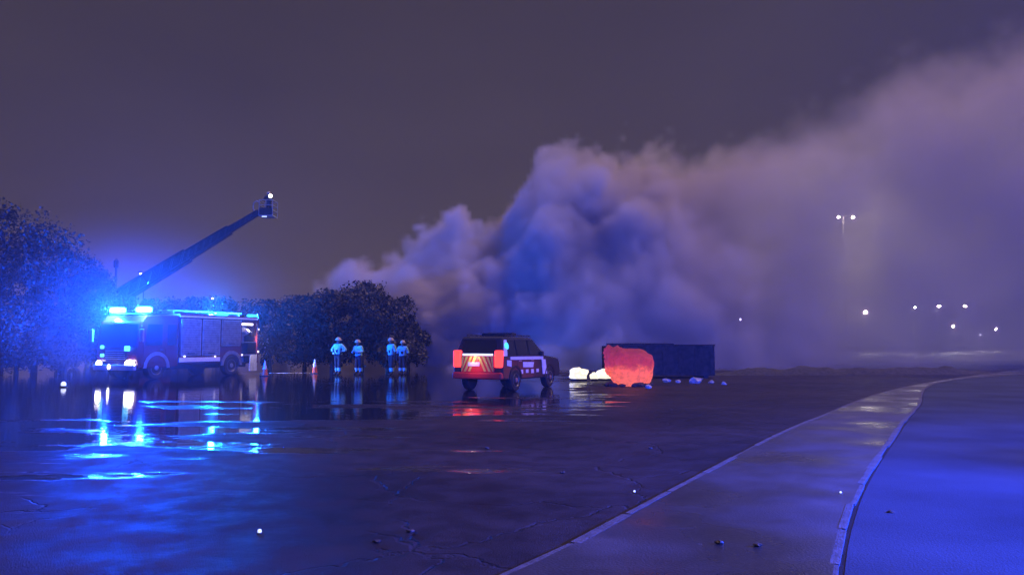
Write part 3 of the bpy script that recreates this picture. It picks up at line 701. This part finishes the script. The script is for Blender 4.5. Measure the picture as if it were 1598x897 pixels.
# burning bale with red-orange glow
def fire_mat():
    m = bpy.data.materials.new('glowing_embers'); m.use_nodes = True; t = m.node_tree; b = t.nodes['Principled BSDF']; L = t.links; N = t.nodes.new
    tc = N('ShaderNodeTexCoord'); sp = N('ShaderNodeSeparateXYZ'); L.new(tc.outputs['Object'], sp.inputs[0])
    nn = N('ShaderNodeTexNoise'); nn.inputs['Scale'].default_value = 2.6; nn.inputs['Detail'].default_value = 5; L.new(tc.outputs['Object'], nn.inputs['Vector'])
    a = N('ShaderNodeMath'); a.operation = 'MULTIPLY_ADD'; a.inputs[1].default_value = .7; L.new(nn.outputs['Fac'], a.inputs[0]); L.new(sp.outputs['Z'], a.inputs[2])
    cr = N('ShaderNodeValToRGB'); e = cr.color_ramp.elements
    e[0].position = 0.0; e[0].color = (1.0, .19, .11, 1); e[1].position = 1.0; e[1].color = (.22, .012, .03, 1)
    x = cr.color_ramp.elements.new(.50); x.color = (1.0, .13, .075, 1)
    x = cr.color_ramp.elements.new(.60); x.color = (.48, .03, .045, 1)
    mr = N('ShaderNodeMapRange'); mr.inputs['From Max'].default_value = 1.9; L.new(a.outputs[0], mr.inputs['Value'])
    L.new(mr.outputs[0], cr.inputs[0]); L.new(cr.outputs[0], b.inputs['Emission Color']); 
    n3 = N('ShaderNodeTexNoise'); n3.inputs['Scale'].default_value = 5.5; n3.inputs['Detail'].default_value = 6; n3.inputs['Roughness'].default_value = .65; L.new(tc.outputs['Object'], n3.inputs['Vector'])
    m3 = N('ShaderNodeMapRange'); m3.inputs['From Min'].default_value = .34; m3.inputs['From Max'].default_value = .56; m3.inputs['To Min'].default_value = .68; m3.inputs['To Max'].default_value = 1.05
    L.new(n3.outputs['Fac'], m3.inputs['Value']); L.new(m3.outputs[0], b.inputs['Emission Strength'])
    b.inputs['Base Color'].default_value = (.05, .03, .025, 1); b.inputs['Roughness'].default_value = .9
    return m
g = gnd(982, 602)
fire = thing('burning_bale', 'round burning bale glowing red orange against the dark skip', 'fire', g)
M_fire = fire_mat()
MB().block((.08, 0, .66), .80, .6, .72, .74, 5, .10, 12, 1.8).build('ember_mass', M_fire, fire, smooth=True)
MB().ball((-.42, .05, .88), .50, .5, .58, 4, .22, 9, 1.7).build('ember_lobe', M_fire, fire, smooth=True)
MB().ball((-.72, .05, 1.22), .2, .24, .26, 3, .4, 3, 2.0).build('ember_lobe', M_fire, fire, smooth=True)
ash = MB()
for k in range(16):
    a = k * .4; ash.ball((math.cos(a) * .8 + random.uniform(-.15, .15), math.sin(a) * .65, .05), random.uniform(.08, .2), random.uniform(.08, .2), random.uniform(.05, .12), 2, .4, k)
ash.build('ash_ring', M_char, fire)
lamp('fire_glow', 'POINT', fire, (-.1, -1.3, .9), 12, (1, .2, .09), .5)

# skip behind it
a, b = gnd(948, 590), gnd(1116, 590); Yk = a.y; x0, x1 = a.x, b.x; H_ = 50 / F * Yk
sk = thing('waste_skip', 'long low dark steel skip behind the red blaze', 'skip', (0, 0, 0))
MB().box(x0, x1, Yk, Yk + .07, .12, H_).build('front_wall', M_rust, sk)
MB().box(x0, x1, Yk + 2.2, Yk + 2.27, .12, H_).build('back_wall', M_rust, sk)
MB().box(x1 - .07, x1, Yk + .07, Yk + 2.2, .12, H_ - .01).build('end_wall', M_rust, sk)
MB().box(x0, x1 - .07, Yk + .07, Yk + 2.2, .12, .2).build('floor_plate', M_rust, sk)
k = 0; xx = x0 + .35
while xx < x1 - .1:
    MB().box(xx, xx + .09, Yk - .07, Yk - .001, .14, H_ - .1, bev=.012).build('rib', M_rust, sk); xx += .72
MB().box(x0 - .03, x0 + (x1 - x0) * .62, Yk - .09, Yk + .12, H_ + .002, H_ + .13, bev=.02).build('top_rail', M_rust, sk)
MB().box(x0 + (x1 - x0) * .625, x1 + .03, Yk - .085, Yk + .1, H_ + .002, H_ + .075, bev=.02).build('top_rail', M_rust, sk)
for xx in (x0 + .3, x1 - .5): MB().box(xx, xx + .22, Yk + .1, Yk + 2.1, 0, .119).build('skid', M_black, sk)
# debris along the skip's foot
for i, (px, py, sz, lab) in enumerate(((1040, 596, .16, 'pale lump of rubble right beside the red blaze'), (1058, 597, .11, 'small pale lump of rubble before the skip, second from the blaze'),
        (1086, 598, .26, 'largest pale lump of rubble in front of the skip'), (1110, 598, .12, 'pale lump of rubble by the right end of the skip'), (1130, 600, .1, 'small pale lump of rubble just past the skip'),
        (1012, 606, .13, 'pale lump of rubble at the right foot of the red blaze'))):
    g = gnd(px, py)
    o = MB().ball((0, 0, sz * .4), sz, sz * .8, sz * .62, 2, .5, i + 3).build('rubble_lump', M_pale); o.location = g
    tag(o, lab, 'rubble', 'pale rubble along the skip')
# white glints on the asphalt built as added glowing beads, then pebbles
for px, py, r, lab in ((405, 832, .017, 'tiny glowing bead as a white glint on the near wet asphalt at lower left'), (99, 604, .09, 'small glowing bead as a white glint on the ground left of the engine'),
                       (990, 768, .011, 'tiny glowing bead as a white glint on the asphalt left of the footway'), (1312, 773, .011, 'tiny glowing bead as a white glint on the edge of the footway')):
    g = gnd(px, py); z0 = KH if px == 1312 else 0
    t = thing('ground_glint', lab, 'glint', (g.x, g.y, z0), 0, 'small white glints on the ground')
    MB().lathe([(r * 1.5, 0), (r * 1.4, r * .4), (r * .9, r * .6)], n=14).build('glint_base', M_black, t)
    MB().ball((0, 0, r * 1.2), r, r, r * 1.1, 2).build('lens', E_glint, t)
for i, (px, py) in enumerate(((878, 738), (1092, 853), (1122, 852), (1182, 856), (640, 830), (588, 846), (1390, 800), (760, 700), (1015, 700))):
    g = gnd(px, py); z0 = KH if i in (2, 3) else 0
    o = MB().ball((0, 0, .012), .035, .025, .014, 2, .4, i).build('pebble', M_conc); o.location = (g.x, g.y, z0)
    where = ('between the cars and the footway', 'on the near footway edge', 'on the near footway', 'right of the near footway centre', 'near the bottom edge left of centre',
             'lowest on the asphalt left of centre', 'on the blue-lit road', 'below the patrol car', 'left of the footway in mid yard')[i]
    tag(o, 'tiny pale pebble ' + where, 'pebble', 'pebbles on the asphalt')

# ================================================================== STREET LAMPS
def street_lamp(px, py, Y, label, em, arm=1.0, r=.22, heads=1, group='street lamps beyond the smoke'):
    p = at(px, py, Y); t = thing('street_lamp', label, 'street lamp', (p.x, Y, 0), 0, group)
    H_ = p.z
    MB().tube((0, .5, 0), (0, .5, H_ * .5), .08, .065, 10).tube((0, .5, H_ * .5), (0, .5, H_ + .25), .065, .04, 10).build('pole', M_pole, t)
    xs = [0] if heads == 1 else [-arm, arm]
    for x in xs:
        MB().path([(0, .5, H_ + .2), (x * .5, .25, H_ + .28), (x, 0, H_ + .2)], .035, 6).build('arm', M_pole, t)
        hd = MB().box(x - .2, x + .2, -.4, .3, H_ + .1, H_ + .24, bev=.05).build('lamp_head', M_pole, t)
        MB().ball((x, -.12, H_ + .03), r * .58, r * .58, r * .4, 2).build('lens', em, hd)
    return t
street_lamp(221, 428, 74, 'white street lamp right above the engine cab, beside the boom', E_lamp2, r=.2, group='street lamps behind the engine')
street_lamp(333, 466, 112, 'white street lamp over the tail of the fire engine', E_lamp2, r=.3, group='street lamps behind the engine')
street_lamp(1319, 340, 73, 'tall twin-headed lamp mast shining high in the smoke at right', E_lampy, arm=.68, r=.17, heads=2)
for px, py, Y, r, em, lab in (
        (1350, 487, 140, .26, E_lamp, 'street lamp at the left end of the upper right row'),
        (1427, 480, 132, .24, E_lamp, 'second street lamp from the left in the upper right row'),
        (1465, 478, 130, .28, E_lamp, 'third street lamp from the left in the upper right row'),
        (1505, 478, 128, .34, E_lampy, 'brightest street lamp ending the upper right row'),
        (1487, 509, 150, .26, E_lamp, 'street lamp below the upper right row, left of the warm one'),
        (1553, 514, 150, .38, E_lampy, 'warm yellowish street lamp low at the right edge'),
        (1531, 523, 160, .18, E_lamp, 'small faint street lamp left of the warm low one'),
        (1127, 497, 135, .2, E_lamp, 'faint street lamp in the smoke above the skip end'),
        (1155, 499, 138, .18, E_lamp, 'fainter street lamp right of the one above the skip')):
    street_lamp(px, py, Y, lab, em, r=r)
p = at(182, 404, 80); t = thing('utility_pole', 'thin dark pole standing behind the left trees and engine', 'pole', (p.x, 80, 0))
MB().tube((0, 0, 0), (0, 0, p.z), .16, .11, 8).build('shaft', M_bark, t)
MB().lathe([(.2, -.9), (.26, -.8), (.26, -.2), (.16, -.1)], (0, -.02, p.z), n=12).build('top_drum', M_bark, t)

# ================================================================== SMOKE (voxel volume) and HAZE
def smoke():
    X0, X1, Y0, Y1, Z0, Z1 = -18, 66, 42, 82, -.2, 31
    me = bpy.data.meshes.new('smoke'); o = bpy.data.objects.new('smoke', me); COL.objects.link(o)
    bm = bmesh.new(); bmesh.ops.create_cube(bm, size=1); bm.to_mesh(me); bm.free()
    m = bpy.data.materials.new('smoke'); m.use_nodes = True; t = m.node_tree; t.nodes.clear()
    out = t.nodes.new('ShaderNodeOutputMaterial'); pv = t.nodes.new('ShaderNodeVolumePrincipled')
    pv.inputs['Color'].default_value = (.95, .93, .95, 1); pv.inputs['Density'].default_value = 1.0; pv.inputs['Anisotropy'].default_value = 0.0
    t.links.new(pv.outputs[0], out.inputs['Volume']); me.materials.append(m)
    ng = bpy.data.node_groups.new('smoke_field', 'GeometryNodeTree')
    ng.interface.new_socket('Geometry', in_out='INPUT', socket_type='NodeSocketGeometry'); ng.interface.new_socket('Geometry', in_out='OUTPUT', socket_type='NodeSocketGeometry')
    N = ng.nodes.new; L = ng.links
    gi = N('NodeGroupInput'); go = N('NodeGroupOutput'); vc = N('GeometryNodeVolumeCube'); sm = N('GeometryNodeSetMaterial')
    sm.inputs['Material'].default_value = m
    vox = .29
    vc.inputs['Min'].default_value = (X0, Y0, Z0); vc.inputs['Max'].default_value = (X1, Y1, Z1)
    for ax, n_ in (('X', X1 - X0), ('Y', Y1 - Y0), ('Z', Z1 - Z0)): vc.inputs['Resolution ' + ax].default_value = int(n_ / vox)
    ps = N('GeometryNodeInputPosition'); sp = N('ShaderNodeSeparateXYZ'); L.new(ps.outputs[0], sp.inputs[0]); X, Y, Z = sp.outputs
    def mth(op, a, b=None, c=None, clamp=False):
        n_ = N('ShaderNodeMath'); n_.operation = op; n_.use_clamp = clamp
        for i, v in enumerate((a, b, c)):
            if v is None: continue
            if isinstance(v, (int, float)): n_.inputs[i].default_value = v
            else: L.new(v, n_.inputs[i])
        return n_.outputs[0]
    def rng(v, a, b, c, d, smooth=True):
        n_ = N('ShaderNodeMapRange'); n_.interpolation_type = 'SMOOTHSTEP' if smooth else 'LINEAR'
        for k_, x in zip(('From Min', 'From Max', 'To Min', 'To Max'), (a, b, c, d)):
            if isinstance(x, (int, float)): n_.inputs[k_].default_value = x
            else: L.new(x, n_.inputs[k_])
        L.new(v, n_.inputs['Value']); return n_.outputs[0]
    pts = [(-18, 1.5), (-13.5, 5.6), (-9.2, 8.0), (-4.6, 10.2), (-1.2, 10.4), (.2, 12.2), (1.4, 14.2), (3.0, 16.4), (6.5, 16.3), (10.3, 16.4), (12.4, 16.0), (15, 16.4), (17.6, 17.6), (21.3, 19.6), (26.9, 23), (32.5, 25.2), (38, 26.4), (52, 29), (66, 30)]
    fc = N('ShaderNodeFloatCurve'); cv = fc.mapping.curves[0]
    nx = lambda x: (x - X0) / (X1 - X0)
    while len(cv.points) < len(pts): cv.points.new(.5, .5)
    for q, (x, z) in zip(cv.points, pts): q.location = (nx(x), z / 32)
    fc.mapping.update(); L.new(rng(X, X0, X1, 0, 1, False), fc.inputs['Value'])
    H = mth('MULTIPLY', fc.outputs[0], 32.0)
    ht = rng(X, -16, 12, 6.5, 14.5); yc = rng(X, -14, 20, 56, 60)
    dy = mth('DIVIDE', mth('SUBTRACT', Y, yc), ht)
    s = mth('SUBTRACT', mth('SUBTRACT', H, Z), mth('MULTIPLY', H, mth('MULTIPLY', dy, dy)))
    # billows
    wn = N('ShaderNodeTexNoise'); wn.inputs['Scale'].default_value = .16; wn.inputs['Detail'].default_value = 3; L.new(ps.outputs[0], wn.inputs['Vector'])
    wv = N('ShaderNodeVectorMath'); wv.operation = 'MULTIPLY_ADD'; L.new(wn.outputs['Color'], wv.inputs[0]); wv.inputs[1].default_value = (3, 3, 3); L.new(ps.outputs[0], wv.inputs[2])
    def vor(scale):
        v = N('ShaderNodeTexVoronoi'); v.feature = 'F1'; v.inputs['Scale'].default_value = scale
        L.new(wv.outputs[0], v.inputs['Vector']); return v.outputs['Distance']
    b1 = mth('MULTIPLY', mth('SUBTRACT', .5, vor(.24)), 3.1); b2 = mth('MULTIPLY', mth('SUBTRACT', .5, vor(.55)), 2.3); b3 = mth('MULTIPLY', mth('SUBTRACT', .5, vor(1.2)), 1.0)
    s = mth('ADD', s, mth('ADD', b1, mth('ADD', b2, b3)))
    soft = rng(X, 4, 24, .6, 4.5)
    dn = N('ShaderNodeTexNoise'); dn.inputs['Scale'].default_value = .13; dn.inputs['Detail'].default_value = 5; dn.inputs['Roughness'].default_value = .55; L.new(wv.outputs[0], dn.inputs['Vector'])
    D = rng(X, -4, 22, 1.5, .19)
    D = mth('MULTIPLY', D, rng(dn.outputs['Fac'], .36, .66, .25, 1.5))
    # thinner near the ground away from the seat of the fire
    thin = mth('MULTIPLY', rng(X, 14, 24, 0, .34), rng(Z, 3, 10, 1, 0)); D = mth('MULTIPLY', D, mth('SUBTRACT', 1.0, thin))
    dens = mth('MULTIPLY', rng(s, 0, soft, 0, 1), D)
    L.new(dens, vc.inputs['Density']); L.new(vc.outputs[0], sm.inputs[0]); L.new(sm.outputs[0], go.inputs[0])
    md = o.modifiers.new('field', 'NODES'); md.node_group = ng
    tag(o, 'huge billowing plume of grey smoke drifting right, tinted blue and pink', kind='stuff')
    return o
smoke()

# soft-edged scattering volume added round the engine cab to widen the beacon glow
mc = eng.matrix_basis @ Vector((2.6, .3, 2.6)) if False else Vector((-17.0, 35.2, 2.4))
mi = MB().ball((0, 0, 0), 9.5, 8.0, 5.5, 3).build('glow_mist', M_dark, None); mi.location = mc
for v_ in mi.data.vertices:
    if v_.co.z + mc.z < .02: v_.co.z = .02 - mc.z
mm = bpy.data.materials.new('glow_mist'); mm.use_nodes = True; t_ = mm.node_tree; t_.nodes.clear()
o_ = t_.nodes.new('ShaderNodeOutputMaterial'); pv_ = t_.nodes.new('ShaderNodeVolumePrincipled'); pv_.inputs['Color'].default_value = (.95, .95, .97, 1)
tc_ = t_.nodes.new('ShaderNodeTexCoord'); mp_ = t_.nodes.new('ShaderNodeVectorMath'); mp_.operation = 'MULTIPLY'; mp_.inputs[1].default_value = (1 / 9.5, 1 / 8.0, 1 / 5.5)
le_ = t_.nodes.new('ShaderNodeVectorMath'); le_.operation = 'LENGTH'; mr_ = t_.nodes.new('ShaderNodeMapRange'); mr_.interpolation_type = 'SMOOTHSTEP'
for k_, x_ in zip(('From Min', 'From Max', 'To Min', 'To Max'), (.05, 1.0, .010, 0.0)): mr_.inputs[k_].default_value = x_
t_.links.new(tc_.outputs['Object'], mp_.inputs[0]); t_.links.new(mp_.outputs[0], le_.inputs[0]); t_.links.new(le_.outputs['Value'], mr_.inputs['Value'])
t_.links.new(mr_.outputs[0], pv_.inputs['Density']); t_.links.new(pv_.outputs[0], o_.inputs['Volume'])
mi.data.materials.clear(); mi.data.materials.append(mm)
tag(mi, 'added soft volume widening the blue beacon glow round the engine cab', kind='stuff')

hb = MB().box(-310, 310, -50, 430, -1.0, 32.5).build('haze', None if False else (lambda: None)() or pmat('x_tmp', (.5, .5, .5)))
hm_ = bpy.data.materials.new('haze'); hm_.use_nodes = True; t_ = hm_.node_tree; t_.nodes.clear()
ho = t_.nodes.new('ShaderNodeOutputMaterial'); hv = t_.nodes.new('ShaderNodeVolumePrincipled')
hv.inputs['Color'].default_value = (.93, .92, .95, 1); hv.inputs['Density'].default_value = .0008; hv.inputs['Anisotropy'].default_value = 0.0
t_.links.new(hv.outputs[0], ho.inputs['Volume'])
hb.data.materials.clear(); hb.data.materials.append(hm_); bpy.data.materials.remove(MATS.pop('x_tmp'))
tag(hb, 'thin damp night haze over the whole yard', kind='stuff')
